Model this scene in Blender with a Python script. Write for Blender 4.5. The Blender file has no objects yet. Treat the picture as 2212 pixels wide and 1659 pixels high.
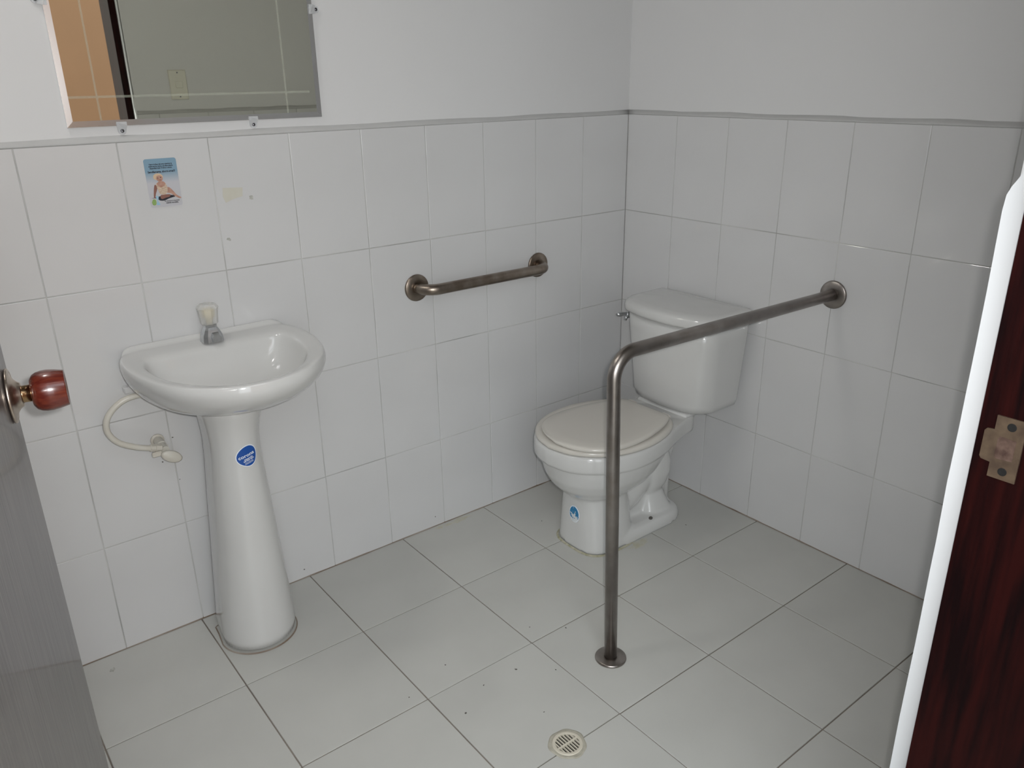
import bpy, math, random
from mathutils import Vector, Matrix
random.seed(7)
PI = math.pi
S = bpy.context.scene
COL = S.collection

# ------------------------------------------------------------------ camera
RM = [[0.786198275395264, -0.6178123221928303, -0.014149427981895168],
      [-0.23234424603471662, -0.2742985916164811, -0.9331540247846406],
      [0.572632886848172, 0.7369316231401098, -0.35919821786307804]]
CAM = Vector((-2.0523, -1.9827, 1.3881))
cd = bpy.data.cameras.new('camera')
cam = bpy.data.objects.new('camera', cd)
COL.objects.link(cam)
cd.sensor_fit = 'HORIZONTAL'
cd.sensor_width = 36.0
cd.lens = 1730.7 / 2212 * 36.0
cd.clip_start = 0.02
rx, ry, rz = Vector(RM[0]), -Vector(RM[1]), -Vector(RM[2])
cam.matrix_world = Matrix(((rx.x, ry.x, rz.x, CAM.x), (rx.y, ry.y, rz.y, CAM.y),
                           (rx.z, ry.z, rz.z, CAM.z), (0, 0, 0, 1)))
S.camera = cam

# ------------------------------------------------------------------ light
W = bpy.data.worlds.new('daylight')
S.world = W
W.use_nodes = True
bg = W.node_tree.nodes['Background']
bg.inputs[0].default_value = (0.90, 0.96, 1.0, 1)
bg.inputs[1].default_value = 2.8

fl = bpy.data.lights.new('camera_flash', 'SPOT')
fl.energy = 52.0
fl.spot_size = math.radians(104)
fl.spot_blend = 1.0
fl.shadow_soft_size = 0.009
fl.color = (1.0, 0.99, 0.98)
flo = bpy.data.objects.new('camera_flash', fl)
COL.objects.link(flo)
flo.matrix_world = Matrix.Translation(rx * 0.026 + ry * 0.020 + rz * -0.005) @ cam.matrix_world @ Matrix.Rotation(math.radians(7), 4, 'Y')

V = S.view_settings
V.view_transform = 'Standard'
V.look = 'None'
V.gamma = 1.0
V.use_curve_mapping = False
V.exposure = 0.10


# ------------------------------------------------------------------ materials
def L(c):                     # sRGB 0-255 -> linear
    out = []
    for v in c:
        v = v / 255.0
        out.append(v / 12.92 if v <= 0.04045 else ((v + 0.055) / 1.055) ** 2.4)
    return tuple(out) + (1.0,)


def mat(name, col, rough=0.5, metal=0.0, spec=0.5, bump=0.0, bscale=80.0, var=0.0, vscale=6.0,
        stretch=None, trans=0.0, ior=1.5, coat=0.0, col2=None, aniso=0.0):
    m = bpy.data.materials.new(name)
    m.use_nodes = True
    nt = m.node_tree
    b = nt.nodes['Principled BSDF']
    c = L(col)
    b.inputs['Base Color'].default_value = c
    b.inputs['Roughness'].default_value = rough
    b.inputs['Metallic'].default_value = metal
    b.inputs['Specular IOR Level'].default_value = spec
    b.inputs['IOR'].default_value = ior
    b.inputs['Transmission Weight'].default_value = trans
    b.inputs['Coat Weight'].default_value = coat
    b.inputs['Coat Roughness'].default_value = 0.04
    tc = nt.nodes.new('ShaderNodeTexCoord')
    src = tc.outputs['Object']
    if stretch:
        mp = nt.nodes.new('ShaderNodeMapping')
        mp.inputs['Scale'].default_value = stretch
        nt.links.new(src, mp.inputs['Vector'])
        src = mp.outputs['Vector']
    if var or col2:
        n = nt.nodes.new('ShaderNodeTexNoise')
        n.inputs['Scale'].default_value = vscale
        n.inputs['Detail'].default_value = 4.0
        nt.links.new(src, n.inputs['Vector'])
        r = nt.nodes.new('ShaderNodeValToRGB')
        if col2:
            lo, hi = L(col2), c
        else:
            lo = tuple(x * (1 - var) for x in c[:3]) + (1,)
            hi = tuple(min(1, x * (1 + var)) for x in c[:3]) + (1,)
        r.color_ramp.elements[0].color = lo
        r.color_ramp.elements[1].color = hi
        r.color_ramp.elements[0].position = 0.35
        r.color_ramp.elements[1].position = 0.65
        nt.links.new(n.outputs['Fac'], r.inputs['Fac'])
        nt.links.new(r.outputs['Color'], b.inputs['Base Color'])
    if bump:
        n2 = nt.nodes.new('ShaderNodeTexNoise')
        n2.inputs['Scale'].default_value = bscale
        n2.inputs['Detail'].default_value = 3.0
        nt.links.new(src, n2.inputs['Vector'])
        bp = nt.nodes.new('ShaderNodeBump')
        bp.inputs['Strength'].default_value = bump
        bp.inputs['Distance'].default_value = 0.002
        nt.links.new(n2.outputs['Fac'], bp.inputs['Height'])
        nt.links.new(bp.outputs['Normal'], b.inputs['Normal'])
    return m


M = {}
M['tile'] = mat('wall_tile_glaze', (206, 206, 206), 0.36, bump=0.05, bscale=14, var=0.02, vscale=3, coat=1.0)
M['floor_tile'] = mat('floor_tile_glaze', (193, 193, 188), 0.38, bump=0.05, bscale=40, var=0.03, vscale=5)
M['grout'] = mat('wall_grout', (162, 162, 159), 0.8, col2=(204, 204, 201), vscale=5)
M['floor_grout'] = mat('floor_grout', (118, 110, 102), 0.85, col2=(140, 132, 122), vscale=7)
M['base_grout'] = mat('base_grout', (120, 104, 90), 0.85, col2=(160, 152, 142), vscale=6)
M['paint'] = mat('white_wall_paint', (216, 216, 216), 0.36, bump=0.12, bscale=60, var=0.012, vscale=2)
M['cap'] = mat('grey_plaster_bead', (186, 186, 185), 0.6, bump=0.25, bscale=40, var=0.03, vscale=9)
M['reveal'] = mat('white_plaster_reveal', (222, 224, 226), 0.55, bump=0.1, bscale=50)
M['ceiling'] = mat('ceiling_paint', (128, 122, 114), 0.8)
M['porcelain'] = mat('white_porcelain', (204, 204, 202), 0.09, bump=0.0, var=0.01, vscale=8, coat=0.3)
M['seat'] = mat('cream_seat_plastic', (204, 200, 192), 0.22)
M['white_plastic'] = mat('aged_white_plastic', (206, 204, 195), 0.35, col2=(198, 192, 180), vscale=14)
M['steel'] = mat('brushed_stainless_steel', (162, 156, 152), 0.33, metal=1.0, bump=0.06, bscale=300,
                 col2=(144, 137, 131), vscale=20)
M['steel_worn'] = mat('tarnished_stainless_steel', (156, 146, 136), 0.34, metal=1.0, bump=0.06, bscale=300,
                      col2=(130, 117, 105), vscale=24)
M['chrome'] = mat('dull_chrome', (196, 198, 200), 0.3, metal=1.0, var=0.08, vscale=60, bump=0.1, bscale=90)
M['brass'] = mat('antique_brass', (178, 150, 112), 0.24, metal=1.0, col2=(150, 122, 92), vscale=25)
M['strike'] = mat('tarnished_strike_brass', (120, 102, 84), 0.38, metal=0.55, col2=(96, 80, 68), vscale=60)
M['rosette'] = mat('satin_nickel_rosette', (204, 190, 176), 0.3, metal=1.0)
M['knob_wood'] = mat('varnished_knob_wood', (104, 44, 30), 0.24, col2=(84, 28, 20), vscale=18,
                     stretch=(2, 12, 12), coat=0.4)
M['jamb'] = mat('dark_mahogany', (38, 8, 7), 0.5, col2=(15, 3, 4), vscale=9, stretch=(9, 9, 0.7), bump=0.12,
                bscale=30, spec=0.10)
M['leaf'] = mat('varnished_door_wood', (104, 98, 97), 0.29, col2=(74, 68, 68), vscale=10, stretch=(16, 16, 0.9),
                bump=0.22, bscale=14, coat=0.25)
M['orange'] = mat('ochre_corridor_paint', (134, 100, 74), 0.7, var=0.03, vscale=3)
M['corridor_floor'] = mat('corridor_floor_tile', (150, 140, 126), 0.5, var=0.06, vscale=4)

M['yellow'] = mat('yellowed_core', (214, 200, 160), 0.4)
M['black'] = mat('black_hole_shade', (14, 13, 12), 0.9)  # shade inside the drain and screw holes put into the colour
M['drain'] = mat('cream_drain_plastic', (206, 200, 184), 0.45)
M['drain_mortar'] = mat('drain_mortar', (182, 178, 164), 0.85, col2=(164, 160, 146), vscale=60, bump=0.4, bscale=150)
M['screw'] = mat('screw_steel', (120, 120, 124), 0.35, metal=1.0)
M['switch'] = mat('ivory_switch_plastic', (222, 220, 208), 0.35)
M['bevel'] = mat('mirror_bevel', (214, 214, 214), 0.2, metal=0.85)
M['blue'] = mat('blue_sticker_print', (22, 78, 158), 0.35)
M['white_print'] = mat('white_print', (232, 238, 244), 0.4)
M['ink'] = mat('black_ink', (28, 28, 40), 0.5)
M['skin'] = mat('printed_skin', (188, 148, 130), 0.5, col2=(164, 120, 102), vscale=90)
M['skin_dark'] = mat('printed_skin_shade', (136, 92, 80), 0.5)
M['hair'] = mat('printed_blond_hair', (206, 180, 150), 0.5)
M['sand'] = mat('printed_pale_sand', (188, 188, 191), 0.5)
M['cloth'] = mat('printed_cream_cloth', (214, 196, 174), 0.5, col2=(176, 150, 128), vscale=160, stretch=(1, 1, 5))
M['green'] = mat('printed_green', (134, 164, 92), 0.5)
M['pale_blue'] = mat('printed_pale_blue', (150, 188, 208), 0.5)
M['tape'] = mat('yellowed_tape', (200, 198, 186), 0.6, col2=(198, 195, 182), vscale=50)
M['dirt_and_hole'] = mat('dark_dirt_and_bolt_hole', (92, 88, 84), 0.9)  # floor and wall specks, also the painted dark of the bolt hole
M['mould'] = mat('greenish_stain', (150, 148, 120), 0.8, col2=(186, 182, 164), vscale=70)


def sky_card():               # sticker background: blue at the head fading to pale sand (printed gradient)
    m = bpy.data.materials.new('printed_sky_to_sand')
    m.use_nodes = True
    nt = m.node_tree
    b = nt.nodes['Principled BSDF']
    b.inputs['Roughness'].default_value = 0.4
    tc = nt.nodes.new('ShaderNodeTexCoord')
    sp = nt.nodes.new('ShaderNodeSeparateXYZ')
    r = nt.nodes.new('ShaderNodeValToRGB')
    e = r.color_ramp.elements
    e[0].color = L((190, 190, 195)); e[0].position = 0.50
    e[1].color = L((124, 156, 176)); e[1].position = 0.74
    nt.links.new(tc.outputs['Generated'], sp.inputs[0])
    nt.links.new(sp.outputs['Z'], r.inputs['Fac'])
    nt.links.new(r.outputs['Color'], b.inputs['Base Color'])
    return m


M['sky_card'] = sky_card()


def clear_mix(name, col, rough, see, spec=0.5):
    m = mat(name, col, rough, spec=spec)
    nt = m.node_tree
    tr = nt.nodes.new('ShaderNodeBsdfTransparent')
    mx = nt.nodes.new('ShaderNodeMixShader')
    mx.inputs[0].default_value = see
    b = nt.nodes['Principled BSDF']
    out = nt.nodes['Material Output']
    nt.links.new(b.outputs[0], mx.inputs[1])
    nt.links.new(tr.outputs[0], mx.inputs[2])
    nt.links.new(mx.outputs[0], out.inputs['Surface'])
    return m


M['acrylic'] = clear_mix('clear_acrylic', (226, 226, 222), 0.08, 0.58)
M['etch'] = clear_mix('etched_mirror_line', (212, 216, 204), 0.5, 0.82)
M['clip'] = clear_mix('clear_clip_plastic', (228, 230, 232), 0.1, 0.5)


def mirror_mat():
    m = bpy.data.materials.new('mirror_glass')
    m.use_nodes = True
    nt = m.node_tree
    b = nt.nodes['Principled BSDF']
    b.inputs['Base Color'].default_value = (0.90, 0.91, 0.80, 1)
    b.inputs['Metallic'].default_value = 1.0
    b.inputs['Roughness'].default_value = 0.012
    return m


M['mirror'] = mirror_mat()


def worn_sticker():
    m = bpy.data.materials.new('scratched_blue_sticker')
    m.use_nodes = True
    nt = m.node_tree
    b = nt.nodes['Principled BSDF']
    b.inputs['Roughness'].default_value = 0.4
    tc = nt.nodes.new('ShaderNodeTexCoord')
    n = nt.nodes.new('ShaderNodeTexNoise')
    n.inputs['Scale'].default_value = 130
    n.inputs['Detail'].default_value = 6
    sp = nt.nodes.new('ShaderNodeSeparateXYZ')
    ad = nt.nodes.new('ShaderNodeMath')
    ad.operation = 'MULTIPLY_ADD'
    ad.inputs[1].default_value = 0.30
    r = nt.nodes.new('ShaderNodeValToRGB')
    r.color_ramp.elements[0].position = 0.60
    r.color_ramp.elements[0].color = L((214, 218, 220))
    r.color_ramp.elements[1].position = 0.64
    r.color_ramp.elements[1].color = L((36, 120, 168))
    nt.links.new(tc.outputs['Object'], n.inputs['Vector'])
    nt.links.new(tc.outputs['Generated'], sp.inputs[0])
    nt.links.new(sp.outputs['Z'], ad.inputs[0])
    nt.links.new(n.outputs['Fac'], ad.inputs[2])
    nt.links.new(ad.outputs[0], r.inputs['Fac'])
    nt.links.new(r.outputs['Color'], b.inputs['Base Color'])
    return m


M['worn_sticker'] = worn_sticker()

# ------------------------------------------------------------------ mesh helpers
ORG = {}


def origin(o):
    return ORG.get(o, Vector((0, 0, 0)))


def thing(name, label, cat, loc, group=None, kind=None):
    o = bpy.data.objects.new(name, None)
    o.empty_display_size = 0.05
    COL.objects.link(o)
    o.location = loc
    ORG[o] = Vector(loc)
    if label:
        o['label'] = label
    if cat:
        o['category'] = cat
    if group:
        o['group'] = group
    if kind:
        o['kind'] = kind
    return o


def tag(o, label=None, cat=None, kind=None, group=None):
    if label:
        o['label'] = label
    if cat:
        o['category'] = cat
    if kind:
        o['kind'] = kind
    if group:
        o['group'] = group
    return o


def obj(name, vf, m, parent=None, smooth=False, sub=0, label=None, auto=None):
    verts, faces = vf
    og = origin(parent) if parent else Vector((0, 0, 0))
    me = bpy.data.meshes.new(name)
    me.from_pydata([tuple(Vector(v) - og) for v in verts], [], faces)
    me.validate()
    me.update()
    o = bpy.data.objects.new(name, me)
    COL.objects.link(o)
    me.materials.append(M[m] if isinstance(m, str) else m)
    if parent:
        o.parent = parent
        ORG[o] = og
    if smooth:
        me.polygons.foreach_set('use_smooth', [True] * len(me.polygons))
    if sub:
        s = o.modifiers.new('subdivision', 'SUBSURF')
        s.levels = s.render_levels = sub
    if label:
        o['label'] = label
    return o


def bx(x0, x1, y0, y1, z0, z1):
    v = [(x, y, z) for x in (x0, x1) for y in (y0, y1) for z in (z0, z1)]
    f = [(0, 1, 3, 2), (4, 6, 7, 5), (0, 4, 5, 1), (2, 3, 7, 6), (0, 2, 6, 4), (1, 5, 7, 3)]
    return v, f


def rbox(x0, x1, y0, y1, z0, z1, b):
    """box with chamfered edges"""
    rings = []
    def ring(ins, z):
        a0, a1, c0, c1 = x0 + ins, x1 - ins, y0 + ins, y1 - ins
        k = b * 0.9
        return [(a0 + k, c0, z), (a1 - k, c0, z), (a1, c0 + k, z), (a1, c1 - k, z),
                (a1 - k, c1, z), (a0 + k, c1, z), (a0, c1 - k, z), (a0, c0 + k, z)]
    rings = [ring(b, z0), ring(0, z0 + b), ring(0, z1 - b), ring(b, z1)]
    return loft(rings, True, True)


def join(*vfs):
    V_, F_ = [], []
    for v, f in vfs:
        k = len(V_)
        V_ += list(v)
        F_ += [tuple(i + k for i in q) for q in f]
    return V_, F_


def loft(rings, cap0=False, cap1=False, closed=True):
    n = len(rings[0])
    v = [tuple(p) for r in rings for p in r]
    f = []
    for i in range(len(rings) - 1):
        for j in range(n if closed else n - 1):
            a, b_ = i * n + j, i * n + (j + 1) % n
            f.append((a, b_, b_ + n, a + n))
    if cap0:
        f.append(tuple(reversed(range(n))))
    if cap1:
        k = (len(rings) - 1) * n
        f.append(tuple(range(k, k + n)))
    return v, f


def frame(d):
    d = Vector(d).normalized()
    up = Vector((0, 0, 1)) if abs(d.z) < 0.95 else Vector((1, 0, 0))
    a = up.cross(d).normalized()
    return a, d.cross(a), d


def lathe(profile, base, axis, n=40, cap0=True, cap1=True, sx=1.0):
    a, b_, d = frame(axis)
    base = Vector(base)
    rings = []
    for r, h in profile:
        rings.append([base + d * h + (a * math.cos(t) * sx + b_ * math.sin(t)) * r
                      for t in [2 * PI * k / n for k in range(n)]])
    return loft(rings, cap0, cap1)


def tube(path, r, n=20, caps=True):
    pts = [Vector(p) for p in path]
    rad = r if isinstance(r, (list, tuple)) else [r] * len(pts)
    tang = []
    for i in range(len(pts)):
        t = (pts[min(i + 1, len(pts) - 1)] - pts[max(i - 1, 0)]).normalized()
        tang.append(t)
    a, b_, _ = frame(tang[0])
    rings = []
    for i, p in enumerate(pts):
        t = tang[i]
        a = (a - t * a.dot(t)).normalized()
        b_ = t.cross(a)
        rings.append([p + (a * math.cos(q) + b_ * math.sin(q)) * rad[i]
                      for q in [2 * PI * k / n for k in range(n)]])
    return loft(rings, caps, caps)


def spline(ctrl, n):
    """Catmull-Rom through control points, n samples evenly in arc length"""
    P = [Vector(p) for p in ctrl]
    P = [P[0] * 2 - P[1]] + P + [P[-1] * 2 - P[-2]]
    fine = []
    for i in range(1, len(P) - 2):
        for k in range(24):
            t = k / 24
            p0, p1, p2, p3 = P[i - 1], P[i], P[i + 1], P[i + 2]
            fine.append(0.5 * ((2 * p1) + (p2 - p0) * t + (2 * p0 - 5 * p1 + 4 * p2 - p3) * t * t
                               + (3 * p1 - p0 - 3 * p2 + p3) * t ** 3))
    fine.append(P[-2])
    s = [0]
    for i in range(1, len(fine)):
        s.append(s[-1] + (fine[i] - fine[i - 1]).length)
    out, j = [], 0
    for k in range(n):
        q = s[-1] * k / (n - 1)
        while j < len(s) - 2 and s[j + 1] < q:
            j += 1
        u = 0 if s[j + 1] == s[j] else (q - s[j]) / (s[j + 1] - s[j])
        out.append(fine[j].lerp(fine[j + 1], u))
    return out


def bend(corners, r, n=10):
    """polyline with rounded corners"""
    P = [Vector(c) for c in corners]
    out = [P[0]]
    for i in range(1, len(P) - 1):
        a, b_ = (P[i - 1] - P[i]).normalized(), (P[i + 1] - P[i]).normalized()
        ang = a.angle(b_)
        d = r / math.tan(ang / 2)
        s, e = P[i] + a * d, P[i] + b_ * d
        c = P[i] + (a + b_).normalized() * (r / math.sin(ang / 2))
        for k in range(n + 1):
            t = k / n
            q = (s - c).normalized().slerp((e - c).normalized(), t)
            out.append(c + q.normalized() * r)
    out.append(P[-1])
    return out


def text_vf(txt, size, align='CENTER', bold=0.0, cw=1.0):
    cu = bpy.data.curves.new('lettering', 'FONT')
    cu.body = txt
    cu.size = size
    cu.align_x = align
    cu.offset = bold
    cu.resolution_u = 2
    o = bpy.data.objects.new('lettering', cu)
    COL.objects.link(o)
    dg = bpy.context.evaluated_depsgraph_get()
    me = o.evaluated_get(dg).to_mesh()
    v = [(p.co.x * cw, p.co.y) for p in me.vertices]
    f = [tuple(p.vertices) for p in me.polygons]
    o.evaluated_get(dg).to_mesh_clear()
    bpy.data.objects.remove(o)
    bpy.data.curves.remove(cu)
    return v, f


# ------------------------------------------------------------------ tiles
TILE_CACHE = {}


def tile_mesh(w, h, t=0.008, b=0.0011):
    key = (round(w, 4), round(h, 4))
    if key in TILE_CACHE:
        return TILE_CACHE[key]
    def ring(ins, y):
        return [(-w / 2 + ins, y, -h / 2 + ins), (w / 2 - ins, y, -h / 2 + ins),
                (w / 2 - ins, y, h / 2 - ins), (-w / 2 + ins, y, h / 2 - ins)]
    v, f = loft([ring(0, t), ring(0, b), ring(b * 0.35, b * 0.3), ring(b, 0)], True, True)
    me = bpy.data.meshes.new('tile')
    me.from_pydata(v, [], f)
    me.update()
    TILE_CACHE[key] = me
    return me


def put_tile(parent, center, w, h, rotz, m, tilt=0.0016, flat=False):
    me = tile_mesh(w, h)
    if not me.materials:
        me.materials.append(M[m])
    o = bpy.data.objects.new('tile', me)
    COL.objects.link(o)
    o.parent = parent
    o.location = Vector(center) - origin(parent)
    if flat:
        o.rotation_euler = (-PI / 2 + random.uniform(-tilt, tilt) * 0.5, random.uniform(-tilt, tilt) * 0.5, 0)
    else:
        o.rotation_euler = (random.uniform(-tilt, tilt), 0, rotz + random.uniform(-tilt, tilt))
    return o


J = 0.0022      # joint width
ROWS = [0.0, 0.3035, 0.6250, 0.9465, 1.2631]
TOP = 1.2631
OFF = 0.009     # paint surface lies this far behind the tile face
H = 2.45
YF = -1.637     # tile face of the wall with the door
XL = -2.20      # tile face of the wall behind the door leaf
XD = -1.140     # end of the door wall (reveal)
XJ = -1.165     # face of the door jamb

COLS_BACK = [0.0] + [-0.0044 - 0.2 * k for k in range(1, 11)] + [XL]
COLS_RIGHT = [0.0, ] + [-0.2123 - 0.2 * k for k in range(0, 8)]
COLS_RIGHT = [c for c in COLS_RIGHT if c > YF + 0.03] + [YF]


def cap_profile(sign_axis):
    return [(0.0004, TOP - 0.0010), (-0.0006, TOP + 0.0015), (0.0010, TOP + 0.0045), (0.0042, TOP + 0.0085),
            (OFF - 0.001, TOP + 0.0120), (OFF + 0.0015, TOP + 0.0140), (OFF + 0.004, TOP + 0.012), (OFF + 0.004, TOP)]


def cap_strip(name, p0, p1, outward, parent=None):
    """grey plaster bead closing the top of the tiles, slightly wavy"""
    p0, p1 = Vector(p0), Vector(p1)
    n = 36
    rings = []
    for k in range(n + 1):
        q = p0.lerp(p1, k / n)
        wv = 0.0012 * math.sin(k * 0.9 + p0.x * 3) + random.uniform(-0.0006, 0.0006)
        rings.append([q - outward * d + Vector((0, 0, z + (wv if z > TOP + 0.004 else 0))) for d, z in cap_profile(0)])
    o = obj(name, loft(rings, True, True), 'cap', parent, smooth=True)
    return tag(o, kind='structure')


# ---- back wall (washbasin wall)
wb = obj('wall_back', bx(XL - 0.15, 0.15, OFF, 0.16, -0.05, H + 0.05), 'paint')
tag(wb, 'white wall with tiled lower half behind the washbasin', kind='structure')
obj('grout', bx(XL, 0.0, 0.0016, OFF + 0.002, 0, TOP - 0.001), 'grout', wb)
for i in range(len(COLS_BACK) - 1):
    x1, x0 = COLS_BACK[i], COLS_BACK[i + 1]
    for r in range(4):
        w, h = x1 - x0 - J, ROWS[r + 1] - ROWS[r] - J
        put_tile(wb, ((x0 + x1) / 2, 0, (ROWS[r] + ROWS[r + 1]) / 2), w, h, 0, 'tile')

# ---- right wall (toilet wall)
wr = obj('wall_right', bx(OFF, 0.16, YF - 0.16, OFF, -0.05, H + 0.05), 'paint')
tag(wr, 'white wall with tiled lower half behind the toilet', kind='structure')
obj('grout', bx(0.0016, OFF + 0.002, YF, 0.0016, 0, TOP - 0.001), 'grout', wr)
for i in range(len(COLS_RIGHT) - 1):
    y1, y0 = COLS_RIGHT[i], COLS_RIGHT[i + 1]
    for r in range(4):
        w, h = y1 - y0 - J, ROWS[r + 1] - ROWS[r] - J
        put_tile(wr, (0, (y0 + y1) / 2, (ROWS[r] + ROWS[r + 1]) / 2), w, h, -PI / 2, 'tile')

# ---- left wall (behind the open door)
wl = obj('wall_left', bx(XL - 0.15, XL - OFF, -1.80, OFF, -0.05, H + 0.05), 'paint')
tag(wl, 'white wall behind the open door leaf', kind='structure')
obj('grout', bx(XL - OFF - 0.002, XL - 0.0016, YF, 0.0, 0, TOP - 0.001), 'grout', wl)
for i in range(8):
    y1, y0 = -0.2 * i, max(-0.2 * (i + 1), YF)
    for r in range(4):
        put_tile(wl, (XL, (y0 + y1) / 2, (ROWS[r] + ROWS[r + 1]) / 2), y1 - y0 - J,
                 ROWS[r + 1] - ROWS[r] - J, PI / 2, 'tile')

# ---- front wall (with the doorway)
wf = obj('wall_front', join(bx(XD + 0.004, OFF + 0.1, -1.80, YF - OFF, -0.05, H + 0.05),
                            bx(XL - 0.01, XD + 0.004, -1.80, YF - OFF, H - 0.02, H + 0.05)), 'paint')  # wall above the doorway left open, an invented gap for extra daylight
tag(wf, 'white wall beside the doorway with a light switch', kind='structure')
obj('grout', bx(XD + 0.008, 0.0, YF - OFF - 0.002, YF - 0.0016, 0, TOP - 0.001), 'grout', wf)
xs = [XD + 0.006] + [XD + 0.09 + 0.2 * k for k in range(6)]
xs = [x for x in xs if x < -0.05] + [0.0]
for i in range(len(xs) - 1):
    for r in range(4):
        put_tile(wf, ((xs[i] + xs[i + 1]) / 2, YF, (ROWS[r] + ROWS[r + 1]) / 2), xs[i + 1] - xs[i] - J,
                 ROWS[r + 1] - ROWS[r] - J, PI, 'tile')

cap_strip('trim_1', (XL, 0, 0), (OFF, 0, 0), Vector((0, -1, 0)))
cap_strip('trim_2', (0, OFF, 0), (0, YF - OFF, 0), Vector((-1, 0, 0)))
cap_strip('trim_3', (0, YF, 0), (XD + 0.004, YF, 0), Vector((0, 1, 0)))

# white plaster reveal at the end of the door wall: thicker over the tiles, chamfered back above them
prof = [(-1.70, 0.0), (YF - 0.0005, 0.0)]
zz = 0.0
while zz < TOP - 0.02:
    zz += random.uniform(0.03, 0.09)
    prof.append((YF - 0.0005 + random.uniform(-0.0008, 0.0006), min(zz, TOP - 0.012)))
prof += [(YF - 0.001, TOP + 0.004), (YF - 0.0045, TOP + 0.013), (YF - OFF - 0.003, TOP + 0.026), (YF - OFF, TOP + 0.06), (YF - OFF, 2.10),
         (-1.70, 2.10)]
v = [(XD, y, z) for y, z in prof] + [(XD + 0.0065, y, z) for y, z in prof]
n = len(prof)
f = [tuple(range(n)), tuple(reversed(range(n, 2 * n)))] + [(i, (i + 1) % n, (i + 1) % n + n, i + n) for i in range(n)]
tag(obj('trim_4', (v, f), 'reveal'), 'bright white plaster edge of the wall beside the door jamb', kind='structure')

tag(obj('ceiling', bx(XL - 0.15, 0.16, -1.80, 0.16, H, H + 0.1), 'ceiling'), kind='structure')

# ---- unseen globe above the frame, added as fill for the walls and mirror
lp = thing('added_fill_lamp', 'unseen white globe added on the ceiling as fill light', 'fill light', (-1.90, -0.34, H))
obj('fill_globe_base', lathe([(0.06, 0), (0.06, 0.015), (0.045, 0.03)], (-1.90, -0.34, H), (0, 0, -1), 32), 'switch', lp, smooth=True)
gm = bpy.data.materials.new('fill_globe_glow')
gm.use_nodes = True
gb_ = gm.node_tree.nodes['Principled BSDF']
gb_.inputs['Base Color'].default_value = (0.9, 0.9, 0.88, 1)
gb_.inputs['Emission Color'].default_value = (1.0, 0.99, 0.98, 1)
gb_.inputs['Emission Strength'].default_value = 24.0
obj('fill_globe', lathe([(0.04, 0.028), (0.085, 0.05), (0.105, 0.09), (0.10, 0.13), (0.07, 0.165), (0.03, 0.182), (0.0, 0.185)], (-1.90, -0.34, H), (0, 0, -1), 32),
    gm, lp, smooth=True)

# ---- floor
fs = 0.3216
FX = sorted(set([XL] + [round(-1.6097 + fs * k, 5) for k in range(-1, 5)] + [0.0]))
FY = [0.0] + [round(-0.3314 - fs * k, 5) for k in range(0, 5)]
FY = [y for y in FY if y > -1.78] + [-1.80]
floor = obj('floor', bx(XL - 0.15, 0.16, -1.80, 0.16, -0.12, -0.0022), 'floor_grout')
tag(floor, 'pale square floor tiles with dark joints', kind='structure')
DR = Vector((-1.1215, -0.966, 0))
DRR = 0.0365
JF = 0.0030
for i in range(len(FX) - 1):
    for j in range(len(FY) - 1):
        x0, x1, y1, y0 = FX[i], FX[i + 1], FY[j], FY[j + 1]
        hit = x0 < DR.x < x1 and (abs(y0 - DR.y) < 0.05 or abs(y1 - DR.y) < 0.05)
        if not hit:
            put_tile(floor, ((x0 + x1) / 2, (y0 + y1) / 2, 0), x1 - x0 - JF, y1 - y0 - JF, 0, 'floor_tile', flat=True,
                     tilt=0.001)
        else:
            a0, a1, b0, b1 = x0 + JF / 2, x1 - JF / 2, y0 + JF / 2, y1 - JF / 2
            upper = abs(y0 - DR.y) < 0.05          # tile lying behind the joint
            ye = b0 if upper else b1
            dx = math.sqrt(max(DRR ** 2 - (ye - DR.y) ** 2, 0))
            t0 = math.atan2(ye - DR.y, -dx)
            t1 = math.atan2(ye - DR.y, dx)
            arc = []
            for k in range(17):
                if upper:
                    a, b_ = (t0 if t0 > 0 else t0 + 2 * PI), t1
                else:
                    a, b_ = (t0 if t0 > 0 else t0 + 2 * PI), t1 + (2 * PI if t1 < PI / 2 else 0)
                t = a + (b_ - a) * k / 16
                arc.append((DR.x + DRR * math.cos(t), DR.y + DRR * math.sin(t)))
            if upper:
                poly = [(a0, ye)] + arc + [(a1, ye), (a1, b1), (a0, b1)]
            else:
                poly = [(a0, b0), (a1, b0), (a1, ye)] + arc[::-1] + [(a0, ye)]
            n = len(poly)
            v = [(x, y, 0) for x, y in poly] + [(x, y, -0.008) for x, y in poly]
            f = [tuple(range(n)), tuple(reversed(range(n, 2 * n)))] + \
                [(q, q + n, (q + 1) % n + n, (q + 1) % n) for q in range(n)]
            obj('tile', (v, f), 'floor_tile', floor)

# brown stained grout along the foot of the walls
def base_line(name, p0, p1, nrm):
    p0, p1 = Vector(p0), Vector(p1)
    rings = []
    for k in range(41):
        q = p0.lerp(p1, k / 40)
        d = 0.0034 + random.uniform(-0.0012, 0.0010)
        rings.append([q + nrm * 0.0005 + Vector((0, 0, 0.0)), q + nrm * d + Vector((0, 0, 0.0006)),
                      q + nrm * 0.0012 + Vector((0, 0, 0.0015)), q - nrm * 0.001 + Vector((0, 0, d))])
    return tag(obj(name, loft(rings, True, True), 'base_grout'), kind='structure')

base_line('trim_5', (XL, 0, 0), (0, 0, 0), Vector((0, -1, 0)))
base_line('trim_6', (0, 0, 0), (0, YF, 0), Vector((-1, 0, 0)))

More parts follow.
